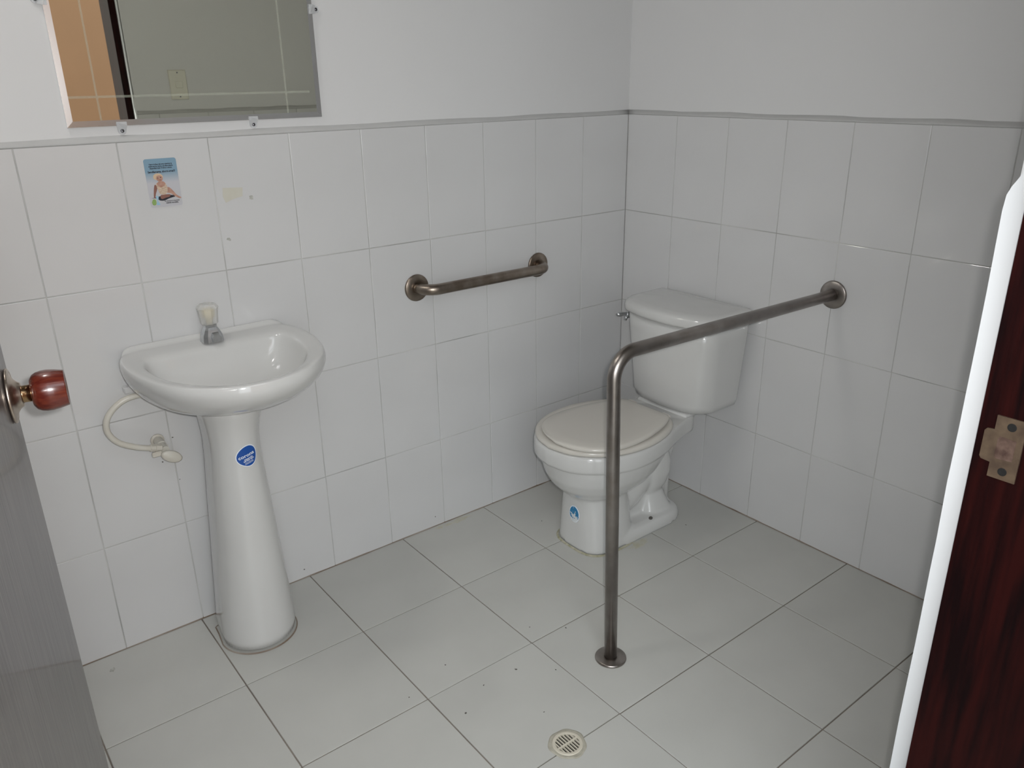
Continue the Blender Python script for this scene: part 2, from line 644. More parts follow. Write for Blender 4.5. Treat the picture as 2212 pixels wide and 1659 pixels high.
# ---- corridor outside the doorway
tag(obj('floor_ground', bx(-12, 10, -14, 8, -0.30, -0.13), 'corridor_floor'), kind='structure')
tag(obj('floor_corridor', bx(-6, 4, -7, -1.80, -0.12, 0), 'corridor_floor'), kind='structure')
tag(obj('wall_corridor', bx(-1.85, 3.0, -3.75, -3.6, 0, 2.7), 'orange'), 'ochre painted corridor wall', kind='structure')

# ---- door frame
jb = obj('trim_7', join(bx(XJ, XD, -1.80, -1.6665, 0, 2.10)), 'jamb')
tag(jb, 'dark mahogany door jamb with a brass strike plate', kind='structure')
tag(obj('trim_8', join(bx(-2.19, -2.145, -1.80, -1.645, 0, 2.10), bx(-2.145, XJ, -1.80, -1.68, 2.06, 2.10)), 'jamb'),
    kind='structure')

# strike plate on the jamb face (faces -x)
def yz_plate(name, poly, x, t, m, parent, holes=None):
    n = len(poly)
    v = [(x, y, z) for y, z in poly] + [(x - t, y, z) for y, z in poly]
    f = [tuple(range(n)), tuple(reversed(range(n, 2 * n)))] + [(i, i + n, (i + 1) % n + n, (i + 1) % n) for i in range(n)]
    return obj(name, (v, f), m, parent)

SPc = Vector((0, -1.6985, 1.0090))
sp = yz_plate('strike_plate', [(SPc.y + a, SPc.z + b_) for a, b_ in
              [(-0.0145, -0.0355), (0.0130, -0.0355), (0.0130, -0.019), (0.0225, -0.018), (0.0245, -0.015), (0.0245, 0.015), (0.0225, 0.018),
               (0.0150, 0.019), (0.0150, 0.0355), (-0.0145, 0.0355)]], XJ, 0.0022, 'strike', jb)
sp['label'] = 'worn brass strike plate'
yz_plate('latch_hole', [(SPc.y + a, SPc.z + b_) for a, b_ in
         [(-0.008, -0.012), (0.008, -0.013), (0.010, -0.010), (0.010, 0.010), (0.008, 0.013), (-0.008, 0.012)]],
         XJ - 0.0022, 0.0003, mat('brown_latch_patch', (92, 72, 62), 0.6, col2=(60, 40, 32), vscale=120), sp)  # flat mottled brown patch laid on the plate, no opening cut
for dz in (-0.026, 0.026):
    obj('screw_hole', lathe([(0.0046, 0), (0.0046, 0.0003), (0.0035, 0.0005), (0.0, 0.0002)], (XJ - 0.0022, SPc.y - 0.001, SPc.z + dz),
                       (-1, 0, 0), 18), 'black', sp)

# ---- open door leaf with knob
HG = Vector((-2.12, -1.605, 0))
FE = Vector((-1.9607, -0.72, 0))
e = (FE - HG).normalized()
nn = Vector((e.y, -e.x, 0))
def leafpt(a, t, z):          # a along leaf from free edge, t outwards from the visible face
    return FE - e * a + nn * t + Vector((0, 0, z))
LW = (FE - HG).length
ring = lambda z, ins: [leafpt(ins, -ins * 0.5, z), leafpt(ins * 0.5, -ins, z), leafpt(ins * 0.5, -0.04 + ins, z), leafpt(ins, -0.04 + ins * .5, z),
                  leafpt(LW - ins, -0.04, z), leafpt(LW, -0.04 + ins, z), leafpt(LW, -ins, z), leafpt(LW - ins, 0, z)]
door = obj('door_1', loft([ring(0.012, 0.002), ring(2.055, 0.002)], True, True), 'leaf')
tag(door, 'varnished wooden door leaf standing open at the left', kind='structure')
kb = leafpt(0.053, 0, 0.994)
rose = obj('knob_rosette', lathe([(0.0370, 0), (0.0378, 0.0015), (0.0372, 0.0035), (0.0340, 0.0045), (0.0330, 0.0040), (0.0290, 0.0048), (0.0235, 0.0070),
                            (0.0190, 0.0105), (0.0165, 0.0140), (0.0160, 0.0150), (0.011, 0.0151)], kb, nn, 48), 'rosette', door, smooth=True)
rose['label'] = 'round satin metal rosette'
obj('knob_neck', lathe([(0.0128, 0.0145), (0.0118, 0.016), (0.0118, 0.030)], kb, nn, 32), 'brass', door, smooth=True)
kn = obj('knob', lathe([(0.012, 0.0255), (0.0185, 0.0262), (0.0240, 0.0300), (0.0268, 0.0350), (0.0282, 0.0410), (0.0284, 0.0480),
                        (0.0272, 0.0570), (0.0248, 0.0675), (0.0244, 0.0686), (0.0225, 0.0686), (0.020, 0.0672)], kb, nn, 48),
         'knob_wood', door, smooth=True)
kn['label'] = 'turned reddish-brown wooden knob'
obj('knob_lock_button', lathe([(0.020, 0.0668), (0.006, 0.0672), (0.0055, 0.0680), (0.0, 0.0682)], kb, nn, 24), 'brass', door, smooth=True)

# ------------------------------------------------------------------ washbasin
BX = -1.485
sink = thing('pedestal_sink', 'white porcelain pedestal washbasin against the tiled wall', 'washbasin', (BX, -0.15, 0))
half_out = [(0, 0), (0.1, 0), (0.176, 0), (0.194, 0.012), (0.211, 0.05), (0.219, 0.10), (0.220, 0.15), (0.213, 0.21), (0.194, 0.28),
            (0.160, 0.342), (0.11, 0.390), (0.055, 0.417), (0, 0.426)]
half_in = [(0, 0.078), (0.1, 0.077), (0.148, 0.079), (0.167, 0.096), (0.176, 0.14), (0.172, 0.20), (0.155, 0.265), (0.12, 0.325),
           (0.075, 0.365), (0.035, 0.383), (0, 0.388)]


def full(half, n):
    h = spline([Vector((a, b_, 0)) for a, b_ in half], n)
    return [(p.x, p.y) for p in h] + [(-p.x, p.y) for p in h[-2:0:-1]]


NS = 49
OUT, INN = full(half_out, NS), full(half_in, NS)


def sring(pts, z, lip=0.0):
    out = []
    for a, b_ in pts:
        k = lip * min(1.0, max(0.0, (0.017 - b_) / 0.006)) if lip else 0
        out.append((BX + a, -b_ - 0.001, z + k))
    return out


def sc(pts, s, cy=0.0):
    return [(a * s, cy + (b_ - cy) * s) for a, b_ in pts]


def mix(A, B, t):
    return [(a[0] + (b_[0] - a[0]) * t, a[1] + (b_[1] - a[1]) * t) for a, b_ in zip(A, B)]


rings = [sring(sc(OUT, 0.20), 0.660), sring(sc(OUT, 0.42), 0.664), sring(sc(OUT, 0.60), 0.676), sring(sc(OUT, 0.76), 0.695),
         sring(sc(OUT, 0.875), 0.717), sring(sc(OUT, 0.945), 0.737), sring(sc(OUT, 0.984), 0.757), sring(sc(OUT, 1.0), 0.772),
         sring(sc(OUT, 1.0), 0.781, 0.013), sring(sc(OUT, 0.994), 0.788, 0.014), sring(mix(OUT, INN, 0.10), 0.7925, 0.013),
         sring(mix(OUT, INN, 0.15), 0.7935, 0.010), sring(mix(OUT, INN, 0.22), 0.7940), sring(mix(OUT, INN, 0.32), 0.7945),
         sring(mix(OUT, INN, 0.55), 0.7925), sring(mix(OUT, INN, 0.85), 0.790), sring(INN, 0.785), sring(sc(INN, 0.975, 0.22), 0.776),
         sring(sc(INN, 0.94, 0.22), 0.758), sring(sc(INN, 0.86, 0.22), 0.732), sring(sc(INN, 0.72, 0.22), 0.710),
         sring(sc(INN, 0.5, 0.22), 0.694), sring(sc(INN, 0.25, 0.22), 0.687), sring(sc(INN, 0.1, 0.22), 0.685)]
basin = obj('basin', loft(rings, True, True), 'porcelain', sink, smooth=True, sub=1)
obj('drain_ring', lathe([(0.021, 0.0), (0.021, 0.002), (0.017, 0.003), (0.010, 0.001)], (BX, -0.22, 0.685), (0, 0, 1), 28), 'chrome', sink, smooth=True)

# pedestal: horseshoe sections
PR = [(0.0, 0.0965, -1.503), (0.015, 0.0975, -1.503), (0.12, 0.0900, -1.5000), (0.21, 0.0840, -1.4990), (0.30, 0.0765, -1.497),
      (0.38, 0.0715, -1.4965), (0.46, 0.0650, -1.4950), (0.53, 0.0600, -1.4935), (0.575, 0.0600, -1.4930), (0.61, 0.0650, -1.492),
      (0.64, 0.0715, -1.490), (0.682, 0.0810, -1.489)]
PCY = -0.147


def ped_at(z):
    for i in range(len(PR) - 1):
        if PR[i][0] <= z <= PR[i + 1][0]:
            t = (z - PR[i][0]) / (PR[i + 1][0] - PR[i][0])
            return PR[i][1] + (PR[i + 1][1] - PR[i][1]) * t, PR[i][2] + (PR[i + 1][2] - PR[i][2]) * t
    return PR[-1][1:]


def ped_ring(r, cx, z):
    pts = []
    for k in range(31):
        a = PI + PI * k / 30                     # left -> front -> right
        pts.append((cx + r * math.cos(a), PCY + r * 1.0 * math.sin(a), z))
    hb = r * 0.93
    yb = -0.062
    pts += [(cx + hb, PCY + 0.05, z), (cx + hb * 0.97, yb, z), (cx + hb * 0.86, yb + 0.006, z), (cx + hb * 0.3, yb + 0.008, z),
            (cx - hb * 0.3, yb + 0.008, z), (cx - hb * 0.86, yb + 0.006, z), (cx - hb * 0.97, yb, z), (cx - hb, PCY + 0.05, z)]
    return pts


ped = obj('pedestal', loft([ped_ring(r, cx, z) for z, r, cx in PR], True, True), 'porcelain', sink, smooth=True, sub=1)
ped['label'] = 'flared white pedestal with a blue sticker'
# stained silicone line at the foot
line = []
for s_ in (0.0, 0.0032):
    line.append([(x, y, 0.0003) for x, y, z in ped_ring(0.0975 + s_, -1.503, 0)])
obj('silicone_line', loft([line[0], [(x, y, 0.003) for x, y, z in line[0]], line[1]]), 'base_grout', sink)


def ped_wrap(ang0, z0, px, pz, off):
    """point at (px,pz) metres on the pedestal surface around heading ang0, height z0"""
    r, cx = ped_at(z0 + pz)
    a = ang0 + px / r
    return (cx + (r + off) * math.cos(a), PCY + (r + off) * math.sin(a), z0 + pz)


def wrap_disc(outline, wrap, off, layers=7):
    """fan of rings following the surface"""
    cx = sum(p[0] for p in outline) / len(outline)
    cz = sum(p[1] for p in outline) / len(outline)
    rings_ = []
    for k in range(1, layers + 1):
        t = k / layers
        rings_.append([wrap(cx + (a - cx) * t, cz + (b_ - cz) * t, off) for a, b_ in outline])
    rings_.append([wrap(a * 1.0, b_ * 1.0, 0.0) for a, b_ in outline])
    return loft(rings_, True, False)


egg = []
for k in range(40):
    t = 2 * PI * k / 40
    r = 0.0262 * (1 + 0.10 * math.cos(t - math.radians(62)) + 0.045 * math.cos(3 * (t - math.radians(62))))
    egg.append((r * math.cos(t) * 0.98, r * math.sin(t)))
SA, SZ = math.radians(-90) + 0.10, 0.5365
pw = lambda a, b_, off: ped_wrap(SA, SZ, a, b_, off)
stk = obj('sticker', wrap_disc([(a * 1.06, b_ * 1.06) for a, b_ in egg], pw, 0.0006), 'white_print', sink)
stk['label'] = 'round blue maker sticker with white lettering'
obj('sticker_print', wrap_disc([(a * 0.98, b_ * 0.98) for a, b_ in egg], pw, 0.0009), 'blue', stk)


def wrap_text(txt, size, x, z, rot, parent, bold=0.0, cw=1.0):
    v, f = text_vf(txt, size, 'CENTER', bold, cw)
    c, s_ = math.cos(rot), math.sin(rot)
    return obj('lettering', ([pw(x + a * c - b_ * s_, z + a * s_ + b_ * c, 0.0013) for a, b_ in v], f), 'white_print', parent)


TR = math.radians(11)
wrap_text('corona', 0.0128, -0.0005, 0.0006, TR, stk, 0.00025, 1.12)
wrap_text('GARANTÍA', 0.0046, 0.0035, -0.0058, TR, stk, 0.0002)
wrap_text('DE POR VIDA', 0.0046, 0.0040, -0.0100, TR, stk, 0.0002)
wrap_text('www.corona.com.co', 0.0026, 0.0035, -0.0138, TR, stk, 0.0001)
wrap_text('CONSULTE EN LINEA', 0.0024, 0.0040, -0.0170, TR, stk, 0.0001)

# faucet
FA = Vector((-1.481, -0.054, 0.793))
def oct_ring(hx, hy, z, ox=0, oy=0, ch=0.35):
    return [(FA.x + ox + a * hx, FA.y + oy + b_ * hy, FA.z + z) for a, b_ in
            [(-1 + ch, -1), (1 - ch, -1), (1, -1 + ch), (1, 1 - ch), (1 - ch, 1), (-1 + ch, 1), (-1, 1 - ch), (-1, -1 + ch)]]
fa = obj('faucet_body', join(loft([oct_ring(.0245, .022, 0), oct_ring(.0245, .022, .003), oct_ring(.0225, .020, .017), oct_ring(.0165, .016, .031),
                                   oct_ring(.0135, .0135, .036), oct_ring(.0135, .0135, .042)], True, True),
                             loft([[(FA.x + a * s_ + .004 * 1, FA.y - y, FA.z + z0 + b_ * s_) for a, b_ in
                                    [(-.012, -.009), (.012, -.009), (.0135, .004), (.008, .012), (-.008, .012), (-.0135, .004)]]
                                   for y, s_, z0 in [(.010, 1.0, .014), (.022, 0.95, .0125), (.030, .8, .0105)]], True, True)),
         'chrome', sink)
fa['label'] = 'dull faceted chrome faucet base'
fh = obj('faucet_handle', lathe([(.016, .042), (.0205, .045), (.0215, .055), (.0245, .080), (.0262, .084), (.0235, .0875), (.020, .092), (.012, .0935), (.0, .0935)],
                            FA, (0, 0, 1), 10), 'acrylic', sink)
fh['label'] = 'clear acrylic faucet handle with yellowed core'
obj('faucet_core', lathe([(.008, .044), (.009, .058), (.0145, .0605), (.0150, .076), (.0135, .080), (0.0, .081)], FA, (0, 0, 1), 20), 'yellow', fh, smooth=True)
# wall bracket that peeks out beside the basin
obj('bracket', rbox(-1.6915, -1.655, -0.022, -0.001, 0.6945, 0.7105, 0.002), 'tile', sink)

# ------------------------------------------------------------------ supply hose and valve
hs = thing('water_supply_hose', 'cream plastic supply hose and angle valve left of the pedestal', 'hose', (-1.64, -0.01, 0.54))
hp = spline([(-1.585, -0.062, 0.655), (-1.615, -0.064, 0.682), (-1.658, -0.064, 0.7000), (-1.705, -0.063, 0.696), (-1.742, -0.062, 0.668), (-1.752, -0.062, 0.632),
             (-1.735, -0.062, 0.598), (-1.70, -0.060, 0.574), (-1.668, -0.058, 0.5605), (-1.655, -0.056, 0.556)], 40)
obj('hose', tube(hp, 0.0072, 16), 'white_plastic', hs, smooth=True)
obj('hose_nut', lathe([(.0075, 0), (.0095, .002), (.0098, .012), (.0115, .0125), (.0120, .026), (.0095, .028)], (-1.668, -0.058, 0.5605),
                      (0.93, 0.10, -0.32), 8), 'white_plastic', hs)
obj('nut_wing', rbox(-1.668, -1.645, -0.072, -0.066, 0.538, 0.552, 0.002), 'white_plastic', hs)
obj('valve_body', join(lathe([(.0120, 0), (.0120, .034), (.0100, .036), (.0100, .062)], (-1.636, -0.001, 0.552), (0.02, -1, -0.08), 20),
                       lathe([(.0165, 0), (.0165, .004), (.013, .006)], (-1.636, -0.001, 0.552), (0, -1, 0), 24),
                       lathe([(.0095, 0), (.0095, .02)], (-1.646, -0.050, 0.548), (1, 0, -0.1), 16)), 'white_plastic', hs, smooth=False)
vh = []
for t_, s_ in ((0, .55), (.003, .85), (.007, 1.0), (.012, 1.0), (.015, .82)):
    ca, cb = math.cos(-0.55), math.sin(-0.55)
    r_ = []
    for k in range(28):
        q = 2 * PI * k / 28
        a, b_ = 0.026 * s_ * math.cos(q), 0.0145 * s_ * math.sin(q)
        r_.append((-1.626 + a * ca - b_ * cb, -0.066 - t_, 0.532 + a * cb + b_ * ca))
    vh.append(r_)
obj('valve_handle', loft(vh, True, True), 'white_plastic', hs, smooth=True)

# ------------------------------------------------------------------ mirror
MX0, MX1, MZ0, MZ1 = -1.694, -1.108, 1.2975, 1.98
MY = OFF - 0.001
mirror = thing('mirror', 'rectangular mirror with clear clips hanging above the washbasin', 'mirror', ((MX0 + MX1) / 2, MY, MZ0))
yb_, yf_, ye_ = MY, MY - 0.0060, MY - 0.0052
bw = 0.0125
outer_b = [(MX0, yb_, MZ0), (MX1, yb_, MZ0), (MX1, yb_, MZ1), (MX0, yb_, MZ1)]
outer_f = [(x, ye_, z) for x, y, z in outer_b]
inner_f = [(MX0 + bw, yf_, MZ0 + bw), (MX1 - bw, yf_, MZ0 + bw), (MX1 - bw, yf_, MZ1 - bw), (MX0 + bw, yf_, MZ1 - bw)]
obj('mirror_bevel', loft([outer_b, outer_f, inner_f], True, False), 'bevel', mirror)
obj('mirror_glass', ([inner_f[0], inner_f[1], inner_f[2], inner_f[3]] + [(x, yb_ - .001, z) for x, y, z in inner_f],
                     [(0, 1, 2, 3), (7, 6, 5, 4), (0, 4, 5, 1), (1, 5, 6, 2), (2, 6, 7, 3), (3, 7, 4, 0)]), 'mirror', mirror)
for nm, q in (('etched_line', (MX0 + bw, MX1 - 0.028, 1.3555, 1.3605)), ('etched_line', (-1.6275, -1.6235, MZ0 + bw, MZ1 - bw)),
              ('etched_line', (-1.1995, -1.1955, MZ0 + bw, MZ1 - bw)), ('etched_line', (MX0 + bw, MX1 - bw, 1.915, 1.922))):
    obj(nm, bx(q[0], q[1], yf_ - 0.0003, yf_ + 0.0002, q[2], q[3]), 'etch', mirror)


def clip(x, z, rot):
    """clear plastic mirror clip: tongue over the glass, round ear with a screw on the wall"""
    c, s_ = math.cos(rot), math.sin(rot)
    def w(a, y, b_):
        return (x + a * c - b_ * s_, y, z + a * s_ + b_ * c)
    pts = []
    for k in range(13):
        a = PI + PI * k / 12
        pts.append((0.0085 * math.cos(a), -0.011 + 0.0085 * math.sin(a)))
    pts += [(0.0105, 0.000), (0.0105, 0.008), (-0.0105, 0.008), (-0.0105, 0.0)]
    n_ = len(pts)
    v_ = [w(a, OFF - 0.0008 if b_ < 0 else yf_ - 0.0005, b_) for a, b_ in pts] + [w(a, OFF - 0.004 if b_ < -0.001 else yf_ - 0.0032, b_) for a, b_ in pts]
    f_ = [tuple(range(n_)), tuple(reversed(range(n_, 2 * n_)))] + [(i, (i + 1) % n_, (i + 1) % n_ + n_, i + n_) for i in range(n_)]
    o = obj('clip', (v_, f_), 'clip', mirror)
    b0 = w(0, OFF - 0.0042, -0.011)
    obj('screw', lathe([(.004, 0), (.004, .001), (.0028, .002), (0, .0022)], b0, (0, -1, 0), 16), 'screw', o, smooth=True)


clip(-1.586, MZ0, 0)
clip(-1.2875, MZ0, 0)
clip(MX1, 1.5455, PI / 2)
clip(MX0, 1.5455, -PI / 2)

# ------------------------------------------------------------------ water-saving sticker on the tile
card = thing('water_sticker', 'small printed sticker with a blue sky above a seated child', 'sticker', (-1.520, -0.001, 1.115))
CX0, CW, CZ0, CH = -1.5555, 0.0715, 1.1155, 0.1080


def flat(poly, y, z_as=True):
    n_ = len(poly)
    v_ = [(x, y, z) for x, z in poly] + [(x, y + 0.0002, z) for x, z in poly]
    return v_, [tuple(range(n_)), tuple(reversed(range(n_, 2 * n_)))] + [(i, i + n_, (i + 1) % n_ + n_, (i + 1) % n_) for i in range(n_)]


def cpt(a, b_):               # card coordinates 0..1
    return (CX0 + CW * a, CZ0 + CH * b_)


pts = []
rr = 0.005
for cxq, czq, a0 in ((CX0 + CW - rr, CZ0 + rr, -PI / 2), (CX0 + CW - rr, CZ0 + CH - rr, 0), (CX0 + rr, CZ0 + CH - rr, PI / 2), (CX0 + rr, CZ0 + rr, PI)):
    for k in range(6):
        a = a0 + PI / 2 * k / 5
        pts.append((cxq + rr * math.cos(a), czq + rr * math.sin(a)))
obj('card', flat(pts, -0.0010), 'sky_card', card)


def blob(name, pl, y, m, sm=True):
    P = [Vector((a, b_, 0)) for a, b_ in pl]
    if sm:
        P = P + [P[0]]
        P = spline(P, 36)[:-1]
    return obj(name, flat([cpt(p.x, p.y) for p in P], y), m, card)


blob('printed_sand', [(0.02, 0.06), (0.98, 0.06), (0.98, 0.30), (0.75, 0.34), (0.4, 0.34), (0.02, 0.30)], -0.0012, 'sand', False)
blob('printed_shadow', [(0.06, 0.20), (0.25, 0.215), (0.45, 0.24), (0.72, 0.23), (0.82, 0.20), (0.6, 0.165), (0.45, 0.13), (0.30, 0.14), (0.24, 0.185)], -0.0014, 'ink')
blob('printed_arm', [(0.22, 0.47), (0.30, 0.45), (0.27, 0.36), (0.22, 0.29), (0.18, 0.205), (0.14, 0.205), (0.155, 0.30), (0.185, 0.40)], -0.0015, 'skin_dark')
blob('printed_leg', [(0.52, 0.40), (0.66, 0.395), (0.78, 0.30), (0.87, 0.22), (0.99, 0.165), (0.93, 0.15), (0.80, 0.20), (0.68, 0.265), (0.55, 0.30)], -0.0015, 'skin')
blob('printed_torso', [(0.26, 0.48), (0.36, 0.53), (0.52, 0.52), (0.585, 0.44), (0.60, 0.34), (0.52, 0.26), (0.36, 0.27), (0.30, 0.36)], -0.0016, 'cloth')
blob('printed_chest', [(0.28, 0.485), (0.38, 0.535), (0.52, 0.52), (0.55, 0.46), (0.44, 0.41), (0.34, 0.43)], -0.0018, 'skin')
blob('printed_foot', [(0.36, 0.25), (0.52, 0.255), (0.66, 0.245), (0.62, 0.20), (0.50, 0.185), (0.38, 0.165), (0.34, 0.20)], -0.0018, 'skin_dark')
blob('printed_hair', [(0.22, 0.60), (0.23, 0.66), (0.31, 0.695), (0.42, 0.695), (0.50, 0.655), (0.51, 0.60), (0.44, 0.57), (0.28, 0.57)], -0.0018, 'hair')
blob('printed_face', [(0.29, 0.60), (0.33, 0.645), (0.42, 0.655), (0.49, 0.62), (0.49, 0.56), (0.42, 0.53), (0.34, 0.545)], -0.0020, 'skin')
for a, b_ in ((0.35, 0.605), (0.435, 0.612)):
    blob('printed_eye', [(a - .018, b_), (a, b_ + .010), (a + .018, b_), (a, b_ - .010)], -0.0022, 'ink')
blob('printed_mouth', [(0.385, 0.567), (0.42, 0.572), (0.455, 0.568), (0.445, 0.556), (0.40, 0.556)], -0.0022, 'skin_dark')
blob('printed_logo', [(0.05, 0.11), (0.10, 0.17), (0.17, 0.165), (0.19, 0.11), (0.16, 0.055), (0.08, 0.055)], -0.0016, 'green')
blob('printed_logo', [(0.19, 0.235), (0.26, 0.24), (0.28, 0.20), (0.25, 0.13), (0.30, 0.055), (0.19, 0.055), (0.22, 0.14)], -0.0017, 'pale_blue')


def card_text(txt, a, b_, size, bold=0.00012, cw=1.0):
    v_, f_ = text_vf(txt, size, 'CENTER', bold, cw)
    x0_, z0_ = cpt(a, b_)
    obj('lettering', ([(x0_ + p, -0.0017, z0_ + q) for p, q in v_], f_), 'ink', card)


card_text('Cierra la llave del agua mientras te', 0.50, 0.875, 0.0042, 0.00016, 0.86)
card_text('enjabonas las manos, una llave abierta', 0.50, 0.835, 0.0042, 0.00016, 0.83)
card_text('desperdicia hasta 12 litros x minuto.', 0.50, 0.795, 0.0042, 0.00016, 0.80)
card_text('Sencillamente, ahorra agua!!!', 0.50, 0.715, 0.0062, 0.00022, 0.84)
card_text('No valoramos lo importante', 0.68, 0.105, 0.0036, 0.00014, 0.80)
card_text('cuando se acaba.', 0.68, 0.065, 0.0046, 0.00018, 0.90)

# scrap of old tape and stains on the next tile
tp = [(-1.3860, 1.1455), (-1.3370, 1.1425), (-1.3400, 1.1215), (-1.3520, 1.1195), (-1.3690, 1.1150), (-1.3830, 1.1095), (-1.3880, 1.1250)]
TPX = 0.0
tag(obj('tape_scrap', flat([(x, z) for x, z in tp], -0.0007), 'tape'), 'torn scrap of yellowed tape on the tile right of the sticker', 'tape')

# ------------------------------------------------------------------ light switch (seen in the mirror)
sw = thing('light_switch', 'ivory light switch plate reflected in the mirror', 'switch', (-0.953, YF - OFF, 1.372))
def rz_plate(name, x0, x1, z0, z1, y0, y1, m, parent, b):
    r_ = lambda ins, y: [(x0 + ins, y, z0 + ins), (x1 - ins, y, z0 + ins), (x1 - ins, y, z1 - ins), (x0 + ins, y, z1 - ins)]
    return obj(name, loft([r_(0, y0), r_(0, y1 - b), r_(b, y1)], True, True), m, parent)
rz_plate('switch_plate', -0.988, -0.918, 1.315, 1.430, YF - OFF, YF - OFF + 0.007, 'switch', sw, 0.003)
rz_plate('rocker', -0.966, -0.938, 1.360, 1.386, YF - OFF + 0.006, YF - OFF + 0.010, 'switch', sw, 0.001)
for dz in (1.326, 1.419):
    obj('screw', lathe([(.003, 0), (.003, .0008), (.0, .001)], (-0.953, YF - OFF + 0.007, dz), (0, 1, 0), 12), 'screw', sw)

# ------------------------------------------------------------------ grab bars
FLP = [(0.0395, 0), (0.0400, 0.0015), (0.0395, 0.0045), (0.0375, 0.0062), (0.024, 0.0082), (0.0185, 0.0088), (0.0165, 0.0082)]
gb = thing('grab_bar', 'short tarnished steel grab bar on the wall between washbasin and toilet', 'grab bar', (-0.63, -0.002, 0.812))
obj('tube', tube(bend([(-0.862, -0.001, 0.812), (-0.862, -0.060, 0.812), (-0.400, -0.060, 0.811), (-0.400, -0.001, 0.811)], 0.045), 0.0160, 24),
    'steel_worn', gb, smooth=True)
obj('flange', lathe(FLP, (-0.862, -0.001, 0.812), (0, -1, 0), 48), 'steel_worn', gb, smooth=True)
obj('flange', lathe(FLP, (-0.400, -0.001, 0.811), (0, -1, 0), 48), 'steel_worn', gb, smooth=True)

gf = thing('floor_grab_bar', 'L-shaped steel grab bar from the wall down to the floor beside the toilet', 'grab bar', (-0.848, -0.825, 0))
obj('tube', tube(bend([(-0.001, -0.817, 0.803), (-0.851, -0.805, 0.811), (-0.848, -0.825, 0.001)], 0.060, 14), 0.0158, 28),
    'steel', gf, smooth=True)
obj('flange', lathe(FLP, (-0.001, -0.817, 0.803), (-1, 0, 0), 48), 'steel', gf, smooth=True)
obj('flange', lathe(FLP, (-0.848, -0.825, 0.0005), (0, 0, 1), 48), 'steel', gf, smooth=True)

# ------------------------------------------------------------------ toilet
YC = -0.379
toi = thing('toilet', 'white two-piece toilet with closed lid in the corner', 'toilet', (-0.35, YC, 0))


def T(u, v_, z):
    return (-u, YC + v_, z)


def tring(half, n_, z, s=1.0, u0=0.40):
    h = spline([Vector((a, b_, 0)) for a, b_ in half], n_)
    pl = [(p.x, p.y) for p in h] + [(p.x, -p.y) for p in h[-2:0:-1]]
    return [T(u0 + (a - u0) * s, b_ * s, z) for a, b_ in pl]


RIM = [(0.140, 0), (0.140, 0.080), (0.146, 0.102), (0.165, 0.110), (0.205, 0.117), (0.27, 0.138), (0.35, 0.167), (0.44, 0.185), (0.53, 0.178),
       (0.61, 0.138), (0.662, 0.076), (0.680, 0)]
EGG = [(0.245, 0), (0.248, 0.075), (0.268, 0.118), (0.32, 0.156), (0.40, 0.181), (0.47, 0.185), (0.54, 0.173), (0.61, 0.136), (0.660, 0.074), (0.678, 0)]
LID = [(0.268, 0), (0.268, 0.098), (0.273, 0.117), (0.288, 0.130), (0.34, 0.152), (0.41, 0.166), (0.47, 0.167), (0.54, 0.156), (0.60, 0.125), (0.640, 0.068), (0.656, 0)]
NT = 40
rimr = [tring(RIM, NT, 0.312, 0.955), tring(RIM, NT, 0.316, 0.985), tring(RIM, NT, 0.326, 1.0), tring(RIM, NT, 0.358, 1.0), tring(RIM, NT, 0.3665, 0.992), tring(RIM, NT, 0.370, 0.975)]
rim = obj('bowl_rim', join(loft(rimr, True, True), rbox(-0.196, -0.143, YC - 0.106, YC + 0.106, 0.360, 0.3795, 0.006)), 'porcelain', toi, smooth=True)
em = rim.modifiers.new('edges', 'EDGE_SPLIT')
em.split_angle = math.radians(50)

# body: bowl, plinth, foot, trapway, rear pillar fused by a voxel remesh
def ell(u0, au, av, z, n_=40, ex=2.2, front=1.0):
    out = []
    for k in range(n_):
        t = 2 * PI * k / n_
        c, s_ = math.cos(t), math.sin(t)
        out.append(T(u0 + au * math.copysign(abs(c) ** (2 / ex), c), av * math.copysign(abs(s_) ** (2 / ex), s_), z))
    return out

bowl = loft([ell(0.475, 0.095, 0.085, 0.178), ell(0.470, 0.128, 0.108, 0.194), ell(0.462, 0.165, 0.137, 0.224), ell(0.455, 0.189, 0.155, 0.256),
             ell(0.448, 0.205, 0.166, 0.290), ell(0.442, 0.214, 0.171, 0.320), ell(0.442, 0.214, 0.171, 0.335)], True, True)
plinth = loft([ell(0.474, 0.103, 0.103, -0.0, ex=3.2), ell(0.475, 0.101, 0.100, 0.03, ex=3.2), ell(0.478, 0.096, 0.093, 0.10, ex=3.2),
               ell(0.482, 0.092, 0.086, 0.17, ex=3.0), ell(0.484, 0.092, 0.086, 0.23, ex=2.8)], True, True)
foot = loft([ell(0.335, 0.185, 0.108, 0.0, ex=4), ell(0.335, 0.183, 0.106, 0.022, ex=4), ell(0.335, 0.178, 0.100, 0.036, ex=4), ell(0.335, 0.165, 0.085, 0.044, ex=4)], True, True)
trap = tube([T(0.46, 0, 0.100), T(0.41, 0, 0.098), T(0.365, 0, 0.122), T(0.325, 0, 0.160), T(0.290, 0, 0.195), T(0.262, 0, 0.210)],
            [0.058, 0.060, 0.064, 0.068, 0.070, 0.070], 28)
hump = loft([ell(0.262, 0.040, 0.056, 0.105, ex=3), ell(0.257, 0.056, 0.070, 0.135, ex=3), ell(0.253, 0.064, 0.079, 0.175, ex=3), ell(0.254, 0.063, 0.081, 0.215, ex=3),
             ell(0.262, 0.056, 0.079, 0.255, ex=3), ell(0.275, 0.045, 0.070, 0.290, ex=3), ell(0.285, 0.035, 0.060, 0.32, ex=3)], True, True)
